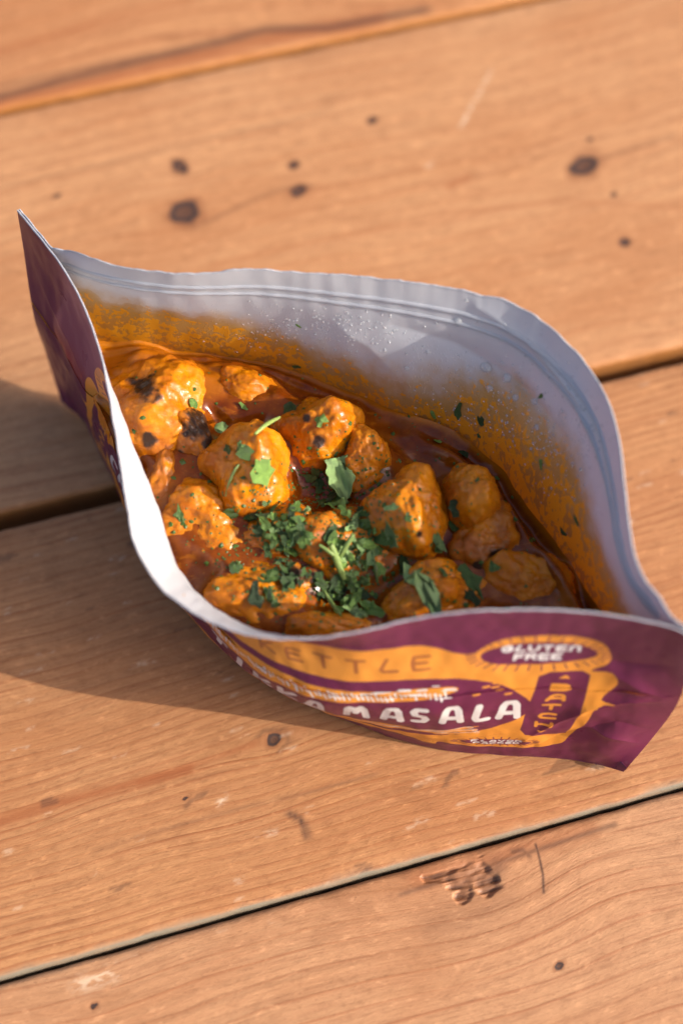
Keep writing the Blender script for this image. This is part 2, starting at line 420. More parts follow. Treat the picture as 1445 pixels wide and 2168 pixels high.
# ---------------- pouch ----------------
NU, NV = 900, 320
us = np.linspace(0, 1, NU); vs = np.linspace(0, 1, NV)
def crease(px_pts, amp, wd, G):
    """ridge of height amp along a line across the film (metres)"""
    q = np.array(px_pts, float); P = PIX(G); d = np.full(P.shape[:2], 1e9); tt = np.zeros(P.shape[:2])
    L = 0; tot = sum(np.linalg.norm(b-a) for a, b in zip(q[:-1], q[1:]))
    for a, b in zip(q[:-1], q[1:]):
        v = b-a; t = np.clip(((P-a)@v)/(v@v), 0, 1); dd = np.linalg.norm(P-a-t[..., None]*v, axis=-1)
        up = dd < d; d = np.where(up, dd, d); tt = np.where(up, (L+t*np.linalg.norm(v))/tot, tt); L += np.linalg.norm(v)
    return amp*np.exp(-d/wd)*np.sin(np.clip(tt, .04, .96)*math.pi)**.5
GF = surf(CF, UF, us, vs); GB = surf(CB, UB, us, vs)
UU, VV = np.meshgrid(us, vs, indexing='ij')
nF = -grid_normals(GF)
if (nF[NU//2, NV//2]@np.array([0, -1, 0])) < 0: nF = -nF      # front faces the viewer
nB = grid_normals(GB)
if (nB[NU//2, NV//2]@np.array([0, 1, 0])) < 0: nB = -nB
taper = np.minimum(1, np.minimum(UU, 1-UU)/.04)
dF = .0007*fbm(np.stack([UU*14, VV*4, UU*0], -1), 3, 40)*sstep(0, .2, VV)+.0002*noise3(np.stack([UU*60, VV*12, UU*0], -1), 41)
dF += crease([(1110,1560),(1180,1520),(1240,1492),(1330,1478),(1400,1480)], .0016, 9, GF)
dF -= crease([(1130,1575),(1230,1545),(1300,1530),(1370,1540)], .0011, 12, GF)
dF += crease([(1235,1535),(1290,1555),(1345,1570)], .0008, 6, GF)
dF += crease([(1290,1420),(1350,1450),(1440,1490)], .0009, 14, GF)
dF -= crease([(1270,1400),(1350,1405),(1445,1410)], .0008, 14, GF)
dF += crease([(75,560),(110,640),(150,720),(180,800),(190,880)], .0005, 9, GF)
dB = .0012*fbm(np.stack([UU*7, VV*3, UU*0], -1), 3, 50)*sstep(.05, .3, VV)+.0003*noise3(np.stack([UU*40, VV*8, UU*0], -1), 51)*sstep(.55, .4, VV)
dB += crease([(830,690),(960,730),(1080,800),(1200,930)], .0014, 22, GB)-crease([(700,680),(780,730),(850,800)], .0009, 30, GB)
dB -= crease([(1010,650),(1120,720),(1220,840),(1280,1000)], .0014, 12, GB)
# torn top edge: slightly ragged
tear = (.0006*fbm(np.stack([UU*45, UU*0, UU*0], -1), 4, 60)+.0008*sstep(.1, .5, noise3(np.stack([UU*11, UU*0+3, UU*0], -1), 61)))*sstep(.1, 0, VV)
GF = GF+nF*(dF*taper+.0005)[..., None]; GB = GB+nB*(dB*taper+.0005)[..., None]
GF[..., 2] += tear*.5; GB[..., 2] += tear*1.2
FILM = .00035

# print on the film: signed distances (mm) in label space X = u*257, Y = v*88
LX, LY = 257.0, 88.0
PF = PIX(GF)
def inv(x, y):
    d = ((PF-np.array([x, y]))**2).sum(-1); i, j = np.unravel_index(d.argmin(), d.shape); return us[i]*LX, vs[j]*LY
XG, YG = UU*LX, VV*LY
BIG = 99.0
def seg_d(pts, box=9):
    pts = np.asarray(pts, float)
    x0, y0 = pts.min(0)-box; x1, y1 = pts.max(0)+box
    i0, i1 = np.searchsorted(us*LX, [x0, x1]); j0, j1 = np.searchsorted(vs*LY, [y0, y1])
    d = np.full((NU, NV), BIG); X, Y = XG[i0:i1, j0:j1], YG[i0:i1, j0:j1]; dd = np.full(X.shape, BIG)
    for a, b in zip(pts[:-1], pts[1:]):
        v = b-a; L = max(v@v, 1e-9); t = np.clip(((X-a[0])*v[0]+(Y-a[1])*v[1])/L, 0, 1)
        dd = np.minimum(dd, np.hypot(X-a[0]-t*v[0], Y-a[1]-t*v[1]))
    d[i0:i1, j0:j1] = dd
    return d, (i0, i1, j0, j1)
def poly_sd(pts):
    pts = np.asarray(list(pts)+[pts[0]], float); d, (i0, i1, j0, j1) = seg_d(pts)
    X, Y = XG[i0:i1, j0:j1], YG[i0:i1, j0:j1]; ins = np.zeros(X.shape, bool)
    for a, b in zip(pts[:-1], pts[1:]):
        c = (a[1] > Y) != (b[1] > Y)
        xi = (b[0]-a[0])*(Y-a[1])/(b[1]-a[1]+1e-12)+a[0]
        ins ^= c & (X < xi)
    sub = d[i0:i1, j0:j1]; d[i0:i1, j0:j1] = np.where(ins, -sub, sub)
    return d
def smoothp(pts, n=8):
    """closed smooth outline through pts"""
    p = np.array(pts, float); k = len(p); out = []
    for i in range(k):
        a, b, c, d = p[i-1], p[i], p[(i+1) % k], p[(i+2) % k]
        for t in np.linspace(0, 1, n, endpoint=False):
            out.append(.5*((2*b)+(-a+c)*t+(2*a-5*b+4*c-d)*t*t+(-a+3*b-3*c+d)*t**3))
    return out
def line_sd(pts, w): return seg_d(pts)[0]-w/2
def ell(cx, cy, a, b, rot=0, n=40):
    t = np.linspace(0, 2*math.pi, n, endpoint=False); x, y = a*np.cos(t), b*np.sin(t); c, s = math.cos(rot), math.sin(rot)
    return list(zip(cx+x*c-y*s, cy+x*s+y*c))
sdO = np.full((NU, NV), BIG); sdD = sdO.copy(); sdP = sdO.copy(); sdW = sdO.copy()
MIR = .535*LX
def mir(pts): return [(2*MIR-x, y) for x, y in pts]
def both(fn, pts): return np.minimum(fn(pts), fn(mir(pts)))
# orange field, its right half read off the photograph and mirrored
lobe = [inv(*p) for p in [(1000,1385),(1050,1358),(1140,1346),(1230,1350),(1283,1368),(1290,1400),(1250,1420),(1296,1425),(1305,1450),(1272,1482)]]
side = [inv(*p) for p in [(1266,1500),(1240,1530),(1205,1556)]]
half = [(MIR-9, .165*LY), (MIR, .165*LY), (.66*LX, .185*LY), (.73*LX, .19*LY), (.765*LX, .235*LY)]+lobe[:]+[inv(1318, 1492)]+side+[inv(1180, 1575), inv(1120, 1582), inv(1000, 1580), inv(930, 1570), (.74*LX, .92*LY), (.70*LX, .86*LY), (.62*LX, .84*LY), (MIR, .83*LY), (MIR-9, .83*LY)]
sdO = np.minimum(sdO, both(poly_sd, half[:1]+smoothp(half, 4)[8:-8]+half[-1:]))
oval = [(u_*LX, v_*LY) for u_, v_ in ((.70,.345),(.75,.350),(.79,.372),(.82,.412),(.842,.475),(.856,.545),(.848,.60),(.825,.66),(.79,.72),(.75,.757),(.70,.775))]
name_field = [(MIR-6, .345*LY), (MIR, .345*LY), (.64*LX, .35*LY)]+oval+[(.66*LX, .78*LY), (MIR, .78*LY), (MIR-6, .78*LY)]
sdD = np.minimum(sdD, both(poly_sd, name_field[:1]+smoothp(name_field, 3)[3:-6]+name_field[-1:]))
cap = [inv(*p) for p in [(1140,1432),(1165,1422),(1232,1420),(1248,1430),(1238,1480),(1215,1530),(1195,1552),(1110,1556),(1100,1545),(1115,1500),(1130,1460)]]
sdD = np.minimum(sdD, both(poly_sd, cap))
bx, by = inv(1140, 1382); ox, oy = inv(1050, 1571)
badges = [(bx, by, 14.5, 5.2, -.04), (ox, oy-.3, 11.5, 2.9, .03)]
for cx, cy, a, b, ro in badges:
    sdD = np.minimum(sdD, both(poly_sd, ell(cx, cy, a, b, ro)))
    for k in range(34):
        th = 2*math.pi*k/34; r0, r1 = 1.08, 1.30
        l = [(cx+a*r0*math.cos(th), cy+b*r0*math.sin(th)), (cx+a*(r1-.05)*math.cos(th), cy+b*(r1+.25)*math.sin(th))]
        sdD = np.minimum(sdD, both(lambda q: line_sd(q, .42), l))
FONT = {
 'A': ([(0,0),(.28,.8),(.45,1),(.82,1),(.95,.82),(1,0)], [(.18,.33),(.97,.33)]),
 'S': ([(1,.98),(.35,1),(.08,.85),(.2,.58),(.8,.45),(.95,.2),(.7,0),(0,.02)],),
 'L': ([(.42,1),(.18,.5),(.05,.18),(.2,0),(1,.02)],),
 'M': ([(0,0),(.08,.85),(.2,1),(.36,.9),(.5,.5),(.64,.9),(.8,1),(.92,.85),(1,0)],),
 'K': ([(.05,0),(.05,1)], [(.95,1),(.1,.45),(1,0)]), 'I': ([(.5,0),(.5,1)],), 'T': ([(0,1),(1,1)], [(.5,1),(.5,0)]),
 'C': ([(1,.9),(.6,1),(.15,.85),(0,.5),(.15,.12),(.6,0),(1,.1)],), 'H': ([(0,0),(0,1)], [(1,0),(1,1)], [(0,.5),(1,.5)]),
 'E': ([(1,1),(.1,1),(0,.5),(.1,0),(1,0)], [(0,.5),(.85,.5)]), 'N': ([(0,0),(.05,.9),(.35,1),(.75,1),(.95,.85),(1,0)],),
 'B': ([(0,0),(0,1),(.7,1),(.9,.78),(.65,.53),(0,.53)], [(.65,.53),(1,.27),(.75,0),(0,0)]),
 'G': ([(1,.85),(.6,1),(.15,.85),(0,.5),(.15,.12),(.6,0),(1,.15),(1,.5),(.6,.5)],), 'U': ([(0,1),(0,.25),(.25,0),(.75,0),(1,.25),(1,1)],),
 'F': ([(1,1),(.05,1),(0,0)], [(0,.5),(.8,.5)]), 'R': ([(0,0),(0,1),(.75,1),(1,.78),(.75,.5),(0,.5)], [(.55,.5),(1,0)]),
 'V': ([(0,1),(.5,0),(1,1)],), 'O': ([(.5,1),(.12,.85),(0,.5),(.12,.15),(.5,0),(.88,.15),(1,.5),(.88,.85),(.5,1)],),
 'P': ([(0,0),(0,1),(.75,1),(1,.75),(.75,.48),(0,.48)],), 'D': ([(0,0),(0,1),(.6,1),(1,.7),(1,.3),(.6,0),(0,0)],),
}
def glyph(sd, ch, x, y, w, h, sw):
    """x,y top-left corner in label mm"""
    for st in FONT[ch]:
        sd = np.minimum(sd, line_sd([(x+px*w, y+h-py*h) for px, py in st], sw))
    return sd
def word(sd, txt, x0, x1, y, h, sw, fill=.74):
    n = len(txt); p = (x1-x0)/n
    for k, ch in enumerate(txt):
        if ch != ' ': sd = glyph(sd, ch, x0+k*p+p*(1-fill)/2, y, p*fill, h, sw)
    return sd
# name line, set letter by letter where the photograph shows it
yT = .507*LY; hL = 8.0
for ch, a, b in (('A',.814,.841),('L',.787,.807),('A',.751,.777),('S',.720,.740),('A',.686,.711),('M',.644,.673)):
    sdW = glyph(sdW, ch, a*LX+.9, yT+.6, (b-a)*LX-1.5, hL+.8, 2.15)
sdW = word(sdW, 'CHICKEN TIKKA', .232*LX, .625*LX, yT+.6, hL+.8, 2.0, .58)
# vertical words in the side panels
def vword(sd, txt, xs, ys, w, h, sw):
    for k, ch in enumerate(txt):
        t = k/(len(txt)-1); sd = glyph(sd, ch, xs[0]+(xs[1]-xs[0])*t-w/2, ys[0]+(ys[1]-ys[0])*t-h/2, w, h, sw)
    return sd
b0, b1 = inv(1187, 1457), inv(1150, 1533)
sdP = vword(sdP, 'BATCH', (b0[0], b1[0]), (b0[1]-.2, b1[1]+.2), 4.6, 2.6, 1.15)
sdP = vword(sdP, 'SMALL', (2*MIR-b0[0]+1.5, 2*MIR-b1[0]+1.5), (b0[1]-.2, b1[1]+.2), 4.4, 2.6, 1.05)
for sx in (0, 1):
    for (cx, cy, up) in ((b0[0]+.2, b0[1]-5.2, -1), (b1[0]-.3, b1[1]+4.6, 1)):
        x = 2*MIR-cx if sx else cx
        sdP = np.minimum(sdP, poly_sd([(x-1.7, cy-up*.7), (x+1.7, cy-up*.7), (x, cy+up*.9)]))
# badge words
bw = 9.6
sdW = word(sdW, 'GLUTEN', bx-bw, bx+bw+.4, by-3.6, 2.5, .85, .66); sdW = word(sdW, 'FREE', bx-6.2, bx+6.0, by+.5, 2.5, .85, .68)
sdW = word(sdW, 'FLAVOR', ox-8.4, ox+8.4, oy-2.3, 1.6, .6, .66); sdW = word(sdW, 'PACKED', ox-7.6, ox+7.6, oy+.1, 1.5, .6, .66)
# KETTLE on the orange band
kx0, kx1 = inv(545, 1385)[0], inv(925, 1408)[0]
kk = word(np.full((NU, NV), BIG), 'KETTLE', kx0, kx1, .245*LY, 5.0, 1.15, .52)
sdK = kk
# rule lines round the name field and the food drawing (brush strokes, seeds, sticks)
sdRule = np.full((NU, NV), BIG)
for off in (0, 1.3):
    sdRule = np.minimum(sdRule, line_sd([(.70*LX, .325*LY-off), (.76*LX, .335*LY-off), (.80*LX, .37*LY-off), (.825*LX, .41*LY-off)], .16))
sdRule = np.minimum(sdRule, line_sd([(.66*LX, .83*LY), (.72*LX, .815*LY), (.77*LX, .80*LY), (.82*LX, .745*LY)], .2))
rr = random.Random(5)
upper = smoothp([(.40*LX, .44*LY), (.52*LX, .385*LY), (.62*LX, .40*LY), (.70*LX, .405*LY), (.735*LX, .395*LY), (.765*LX, .395*LY), (.773*LX, .415*LY), (.75*LX, .445*LY), (.70*LX, .465*LY), (.60*LX, .475*LY), (.50*LX, .48*LY)])
sdP = np.minimum(sdP, poly_sd(upper))
for k in range(60):
    x = (.44+.325*k/60)*LX; y = (.415+.02*rr.random())*LY
    sdW = np.minimum(sdW, line_sd([(x, y), (x+rr.uniform(.2, .8), y+rr.uniform(1.2, 3.4))], rr.uniform(.4, .9)))
for k in range(20):
    x = (.63+.13*rr.random())*LX; y = (.385+.07*rr.random())*LY
    sdW = np.minimum(sdW, line_sd([(x, y), (x+rr.uniform(1.5, 4), y+rr.uniform(-.4, .3))], .5))
for k in range(16):
    x = (.775+.05*rr.random())*LX; y = (.39+.07*rr.random())*LY
    if k < 9: sdP = np.minimum(sdP, line_sd([(x, y), (x+1.5, y-.2)], .8))
    x = (.74+.07*rr.random())*LX; y = (.665+.09*rr.random())*LY
    if k < 11: sdP = np.minimum(sdP, line_sd([(x, y), (x+1.2, y-.1)], .65))
for k, (x0, y0, x1, y1) in enumerate([(.725,.715,.785,.675),(.735,.715,.790,.70),(.70,.725,.755,.72),(.745,.735,.792,.725)]):
    l = [(x0*LX, y0*LY), (x1*LX, y1*LY)]
    sdP = np.minimum(sdP, line_sd(l, 1.7)); sdW = np.minimum(sdW, line_sd([(x0*LX, y0*LY-.55), (x1*LX, y1*LY-.55)], .3)); sdW = np.minimum(sdW, np.abs(seg_d(ell(x1*LX, y1*LY, .75, .75, 0, 10)+[(x1*LX+.75, y1*LY)])[0])-.12)
low = smoothp([(.50*LX, .70*LY), (.58*LX, .655*LY), (.66*LX, .675*LY), (.71*LX, .69*LY), (.72*LX, .73*LY), (.66*LX, .76*LY), (.56*LX, .77*LY)])
sdP = np.minimum(sdP, poly_sd(low))
for k in range(26):
    x = (.53+.17*rr.random())*LX; y = (.685+.06*rr.random())*LY
    q = [(x, y), (x+rr.uniform(2, 6), y+rr.uniform(-.7, .7)), (x+rr.uniform(6, 9), y+rr.uniform(-.2, 1))]
    if k % 2: sdW = np.minimum(sdW, line_sd(q, .32))
    else: sdP = np.maximum(sdP, -line_sd(q, .4))
# white letters are never covered by the drawing
sdP = np.where((YG > .50*LY) & (YG < .625*LY) & (XG > .225*LX) & (XG < .85*LX), np.maximum(sdP, .02), sdP)

def mat_print():
    t = NT('printed_film'); c = t.objco()
    pur, org, wht = (.150, .020, .068), (.83, .33, .045), (.80, .78, .74)
    soft = .07
    m = lambda n: t.step(t.attr(n), soft, -soft)
    col = t.mix(m('sd_orange'), pur, org)
    col = t.mix(t.math('MULTIPLY', m('sd_rule'), .5), col, (.30, .08, .03))
    col = t.mix(t.math('MULTIPLY', m('sd_kettle'), .75), col, (.28, .07, .03))
    col = t.mix(m('sd_purple'), col, pur)
    col = t.mix(m('sd_orange_top'), col, org)
    col = t.mix(m('sd_white'), col, wht)
    n = t.noise(c, 900, 3); sc = t.noise(c, 90, 4, .6)
    b = t.bump(t.math('ADD', t.math('MULTIPLY', n, .25), t.math('MULTIPLY', sc, 2.0)), .00025, .35)
    p = t.bsdf(Base_Color=col, Roughness=t.step(sc, .3, .7, .27, .40), Specular_IOR_Level=.5, Normal=b)
    tr = t.n.new('ShaderNodeBsdfTranslucent'); t.put(tr.inputs[0], t.mix(.5, col, (.75, .45, .55)))
    mx = t.n.new('ShaderNodeMixShader'); mx.inputs[0].default_value = .34; t.link(p.outputs[0], mx.inputs[1]); t.link(tr.outputs[0], mx.inputs[2])
    return t.finish(mx.outputs[0])
def mat_lining():
    t = NT('white_lining'); c = t.objco(); st = t.attr('stain'); wet = t.attr('wet')
    co = t.attr('film', True)
    n1 = t.noise(co, 75, 4, .6); n2 = t.noise(co, 470, 3, .6, .5); n3 = t.noise(t.mapv(co, (1, 1, 1)), 230, 3, .6, .8)
    # st: mm below the upper limit of the sauce film
    e = t.math('ADD', st, t.math('MULTIPLY', t.math('SUBTRACT', n1, .5), 16.0))
    film = t.step(e, -5.0, 6.0)
    thr = t.step(e, -7.0, 12.0, .70, .47)
    sp = t.math('SUBTRACT', t.math('ADD', t.math('MULTIPLY', n2, .55), t.math('MULTIPLY', n3, .45)), thr)
    speck = t.step(sp, -.01, .03)
    white = t.mix(t.noise(c, 120, 3), (.55, .555, .57), (.62, .625, .64))
    col = t.mix(t.math('MULTIPLY', film, .92), white, (.47, .25, .035))
    thick = t.step(e, 5.0, 15.0)
    col = t.mix(t.math('MULTIPLY', thick, .6), col, (.42, .155, .012))
    col = t.mix(t.math('MULTIPLY', speck, .85), col, (.76, .32, .012))
    drops = t.voro(co, 1100, 'F1'); dsz = t.noise(co, 60, 2)
    dm = t.math('MULTIPLY', t.step(drops, .38, .10), t.math('MULTIPLY', wet, t.step(dsz, .38, .58)))
    h = t.math('ADD', t.math('MULTIPLY', dm, 1.0), t.math('MULTIPLY', speck, .5))
    h = t.math('ADD', h, t.math('MULTIPLY', t.noise(co, 900, 2), .15))
    b = t.bump(h, .00025, .4)
    rg = t.math('SUBTRACT', .42, t.math('MULTIPLY', t.math('MAXIMUM', dm, t.math('MAXIMUM', film, speck)), .22))
    p = t.bsdf(Base_Color=col, Roughness=rg, Specular_IOR_Level=.5, Normal=b)
    tr = t.n.new('ShaderNodeBsdfTranslucent'); t.put(tr.inputs[0], col)
    mx = t.n.new('ShaderNodeMixShader'); mx.inputs[0].default_value = .30; t.link(p.outputs[0], mx.inputs[1]); t.link(tr.outputs[0], mx.inputs[2])
    return t.finish(mx.outputs[0])
pouch = empty('food_pouch', tuple(CEN*np.array([1, 1, 0])))
tag(pouch, 'opened maroon and orange ready meal pouch with white lining, filled with curry, on the table', 'food pouch')
M_print, M_lin = mat_print(), mat_lining()
FG = grid_faces(NU, NV)
def orient(V, F, n):
    a, b, c = V[F[len(F)//2, 0]], V[F[len(F)//2, 1]], V[F[len(F)//2, 2]]
    return F if np.cross(b-a, c-a)@n > 0 else F[:, ::-1].copy()
def filmco(n=0): return np.stack([UU*.257, VV*.09, UU*0+n], -1).reshape(-1, 3)
V = GF.reshape(-1, 3)
mesh_obj('front_panel', V, orient(V, FG, nF[450, 160]), M_print, pouch, attrs=dict(sd_orange=sdO.ravel(), sd_rule=sdRule.ravel(), sd_kettle=sdK.ravel(), sd_purple=sdD.ravel(), sd_orange_top=sdP.ravel(), sd_white=sdW.ravel()))
# back panel, coarser
k2, k3 = 3, 2
iu, iv = np.arange(0, NU, k2), np.arange(0, NV, k3)
iu = np.append(iu, NU-1) if iu[-1] != NU-1 else iu; iv = np.append(iv, NV-1) if iv[-1] != NV-1 else iv
FG2 = grid_faces(len(iu), len(iv)); sub = np.ix_(iu, iv)
V = GB[sub].reshape(-1, 3); zz = np.full(len(V), BIG)
mesh_obj('back_panel', V, orient(V, FG2, np.array([0, 1, 0])), M_print, pouch, attrs={k: zz for k in ('sd_orange', 'sd_rule', 'sd_kettle', 'sd_purple', 'sd_orange_top', 'sd_white')})
# lining: the inner skin of both walls
vb_b = np.interp(us, [0, .06, .25, .42, .52, .62, .74, .84, .93, 1], [.10, .15, .22, .31, .31, .23, .21, .22, .25, .25])
tp = np.minimum(1, np.minimum(UU, 1-UU)/.012)
lin = []
for nm, G, n, vb in (('back_lining', GB, nB, vb_b), ('front_lining', GF, nF, np.full(NU, .36))):
    L = G-n*(FILM*tp)[..., None]
    st = (VV-vb[:, None])*92-12*sstep(.045, .03, UU)
    wet = sstep(.12, .22, VV)*sstep(0, .05, UU)
    V = L[sub].reshape(-1, 3)
    lin.append(None); lin[-1] = mesh_obj(nm, V, orient(V, FG2, -n[450, 160]), M_lin, pouch, attrs=dict(stain=st[sub].ravel(), wet=wet[sub].ravel(), film=filmco(0 if nm[0] == 'b' else 1)[np.ravel_multi_index(sub, (NU, NV)).ravel()]))
# rim: the cut edge joining film and lining
def mat_plain(name, col, rough=.4, trans=.2):
    t = NT(name); n = t.noise(t.objco(), 300, 3)
    p = t.bsdf(Base_Color=t.mix(n, col, tuple(x*.85 for x in col)), Roughness=rough)
    tr = t.n.new('ShaderNodeBsdfTranslucent'); t.put(tr.inputs[0], col)
    mx = t.n.new('ShaderNodeMixShader'); mx.inputs[0].default_value = trans; t.link(p.outputs[0], mx.inputs[1]); t.link(tr.outputs[0], mx.inputs[2])
    return t.finish(mx.outputs[0])
M_white = mat_plain('white_plastic', (.50, .50, .53))
def tube(path, r, n=6, squash=None):
    path = np.asarray(path); T = np.gradient(path, axis=0); T /= np.linalg.norm(T, axis=1)[:, None]
    up = np.array([0, 0, 1.0]); A = np.cross(T, up); A /= np.linalg.norm(A, axis=1)[:, None]; B = np.cross(A, T)
    r = np.broadcast_to(r, (len(path),))
    th = np.linspace(0, 2*math.pi, n, endpoint=False)
    V = path[:, None]+r[:, None, None]*(np.cos(th)[None, :, None]*A[:, None]+np.sin(th)[None, :, None]*B[:, None])
    F = []
    k = len(path)
    i, j = np.meshgrid(np.arange(k-1), np.arange(n), indexing='ij'); j2 = (j+1) % n
    F = np.stack([i*n+j, i*n+j2, (i+1)*n+j2, (i+1)*n+j], -1).reshape(-1, 4)
    return V.reshape(-1, 3), F
for G, n in ((GF, nF), (GB, nB)):
    e = G[::2, 0]-n[::2, 0]*FILM*.5
    e2 = e.copy(); e2[:, 2] += .0001
    V_, F_ = tube(e2, FILM*.85, 6); mesh_obj('cut_edge', V_, F_, M_white, pouch)
# press-to-close zip: two ridges on each inner wall
for k_, G, n in ((0, GB, nB),):
    for vz, rad in ((.075, .0010), (.112, .0009)):
        j = int(vz*NV); m = slice(75, NU-60, 3)
        V_, F_ = tube(G[m, j]-n[m, j]*(FILM-rad*.5), rad, 8); mesh_obj('zip_ridge', V_, F_, M_white, lin[k_])
# base sheet between the two walls
nb = 60; t_ = np.linspace(0, 1, 14); a = GF[np.linspace(0, NU-1, nb).astype(int), -1]; b = GB[np.linspace(0, NU-1, nb).astype(int), -1]
Bt = a[:, None]*(1-t_)[None, :, None]+b[:, None]*t_[None, :, None]; Bt[..., 2] += .004*np.sin(t_*math.pi)[None]
mesh_obj('base_gusset', Bt.reshape(-1, 3), grid_faces(nb, 14), mat_plain('maroon_film', (.135, .022, .06), .35, .1), pouch)

# ---------------- curry: sauce and chicken ----------------
def mat_food(name, sauce=False):
    t = NT(name); c = t.objco(); ch = t.attr('char'); pl = t.attr('pale')
    n1 = t.noise(c, 110, 4, .6, .3); n2 = t.noise(c, 430, 4, .6); n3 = t.noise(c, 1500, 3, .6)
    if sauce:
        col = t.mix(t.step(n1, .35, .7), (.155, .028, .0015), (.26, .062, .002)); col = t.mix(t.step(n2, .55, .8, 0, .5), col, (.42, .13, .006))
        col = t.mix(pl, col, (.50, .165, .005))
        col = t.mix(t.step(t.noise(t.mapv(c, (160, 420, 200)), 1.0, 4, .6, 1.2), .58, .70, 0, .5), col, (.40, .13, .006))
    else:
        col = t.mix(t.step(n1, .33, .68), (.58, .190, .003), (.42, .105, .002)); col = t.mix(t.step(n2, .5, .8, 0, .55), col, (.66, .25, .008))
        col = t.mix(t.step(n2, .42, .22, 0, .4), col, (.30, .06, .004))
        col = t.mix(t.step(pl, .0, 1.0, 0, .8), col, (.30, .085, .012))
    brown = t.noise(c, 75, 4, .62, .5)
    if not sauce: col = t.mix(t.step(brown, .50, .66, 0, .62), col, (.27, .062, .004))
    col = t.mix(t.step(n3, .66, .76, 0, .55), col, (.22, .06, .012))
    v = t.voro(c, 330, 'F1'); vr = t.voro(c, 330, 'F1', out='Color')
    sel = t.n.new('ShaderNodeSeparateColor'); t.link(vr, sel.inputs[0])
    spk = t.math('MULTIPLY', t.step(v, .075, .045), t.step(sel.outputs[0], .70, .74))
    col = t.mix(t.math('MULTIPLY', spk, .85), col, (.05, .018, .008))
    cm = t.math('ADD', ch, t.math('MULTIPLY', t.math('SUBTRACT', t.noise(c, 600, 4, .65), .5), .9))
    cm = t.math('MULTIPLY', t.step(cm, .32, .75), t.step(ch, .0, .12))
    col = t.mix(t.math('MULTIPLY', t.step(ch, .02, .5), .7), col, (.20, .065, .014))
    col = t.mix(t.math('MULTIPLY', cm, .93), col, (.018, .010, .007))
    fibn = t.noise(t.mapv(c, (260, 1100, 700)), 1.0, 3, .6)
    h = t.math('ADD', t.math('MULTIPLY', t.math('ADD', n2, t.math('MULTIPLY', fibn, .6)), 1.0 if not sauce else .5), t.math('MULTIPLY', n3, .22 if not sauce else .06))
    h = t.math('ADD', h, t.math('MULTIPLY', cm, .4))
    b = t.bump(h, .00052 if not sauce else .0004, .55 if not sauce else .5)
    p = t.bsdf(Base_Color=col, Roughness=t.step(t.noise(c, 160, 3), .35, .62, .20, .50) if not sauce else .15, Specular_IOR_Level=.3, Normal=b,
               Subsurface_Weight=.08, Subsurface_Radius=(1.0, .35, .08), Subsurface_Scale=.002, Coat_Weight=.12, Coat_Roughness=.12)
    return t.finish(p.outputs[0])
M_ch, M_sa = mat_food('saucy_chicken'), mat_food('curry_sauce', True)
ZS = .0470
# px, py centre; half sizes in px (along, across); rotation (deg, image, clockwise); top height mm; seed; label; char spots
CH = [
 (325,865,102,108,35, 62,1,'large glossy chicken chunk at the left wall with a round black charred spot', [(305,820,26),(315,935,15)]),
 (412,930,42,78,-32, 59,2,'dark browned chicken piece with blackened edge beside the big left chunk', [(432,895,38),(448,940,26),(380,960,12)]),
 (510,1003,84,84,20, 66,3,'biggest rounded bright orange chicken lump with a green stem lying on it', []),
 (450,1098,92,68,12, 58,4,'smooth orange chicken piece at the lower left, tucked under the biggest lump', []),
 (352,1012,58,62,10, 54,5,'small brownish chicken piece sunk in sauce near the left wall', []),
 (523,825,78,54,5, 54,6,'sauce covered chicken piece nearly sunk near the back wall', []),
 (660,922,76,70,30, 64,7,'blocky orange chicken piece at the top centre with green flakes on it', [(675,935,16),(648,885,9)]),
 (768,975,54,66,-25, 59,8,'small lumpy chicken piece right of the blocky top centre piece', []),
 (1008,1070,58,56,0, 62,9,'rough browned chicken piece at the right with a green flake on its side', [(1072,1095,16)]),
 (1035,1160,66,58,10, 58,10,'dark ridged chicken piece below the browned one at the right', [(1060,1185,26),(1010,1200,14)]),
 (874,1112,74,88,-15, 63,11,'upright squarish orange chicken piece right of the herb heaps', [(887,1130,8)]),
 (732,1162,80,74,-8, 61,12,'orange chicken piece at the centre buried under chopped herbs', []),
 (590,1160,82,62,15, 58,13,'low chicken piece under the left heap of herbs', []),
 (565,1272,92,66,18, 57,14,'chicken piece at the lower left half sunk beside the front rim', []),
 (935,1262,96,62,-10, 60,15,'broad orange chicken piece by the front rim with a large pale green leaf on it', []),
 (1120,1255,84,60,20, 58,16,'chicken piece at the lower right next to the maroon rim', []),
 (690,1325,90,38,5, 56,17,'chicken piece mostly hidden behind the middle of the front rim', []),
 (640,1225,34,44,30, 54,18,'small dark glossy piece between the two herb heaps', [(620,1225,22)]),
]
def ico(sub):
    bm = bmesh.new(); bmesh.ops.create_icosphere(bm, subdivisions=sub, radius=1.0)
    V = np.array([v.co[:] for v in bm.verts]); F = np.array([[v.index for v in f.verts] for f in bm.faces]); bm.free(); return V, F
IV, IF = ico(6)
foodV, foodF, off = [], [], 0
pieces = []
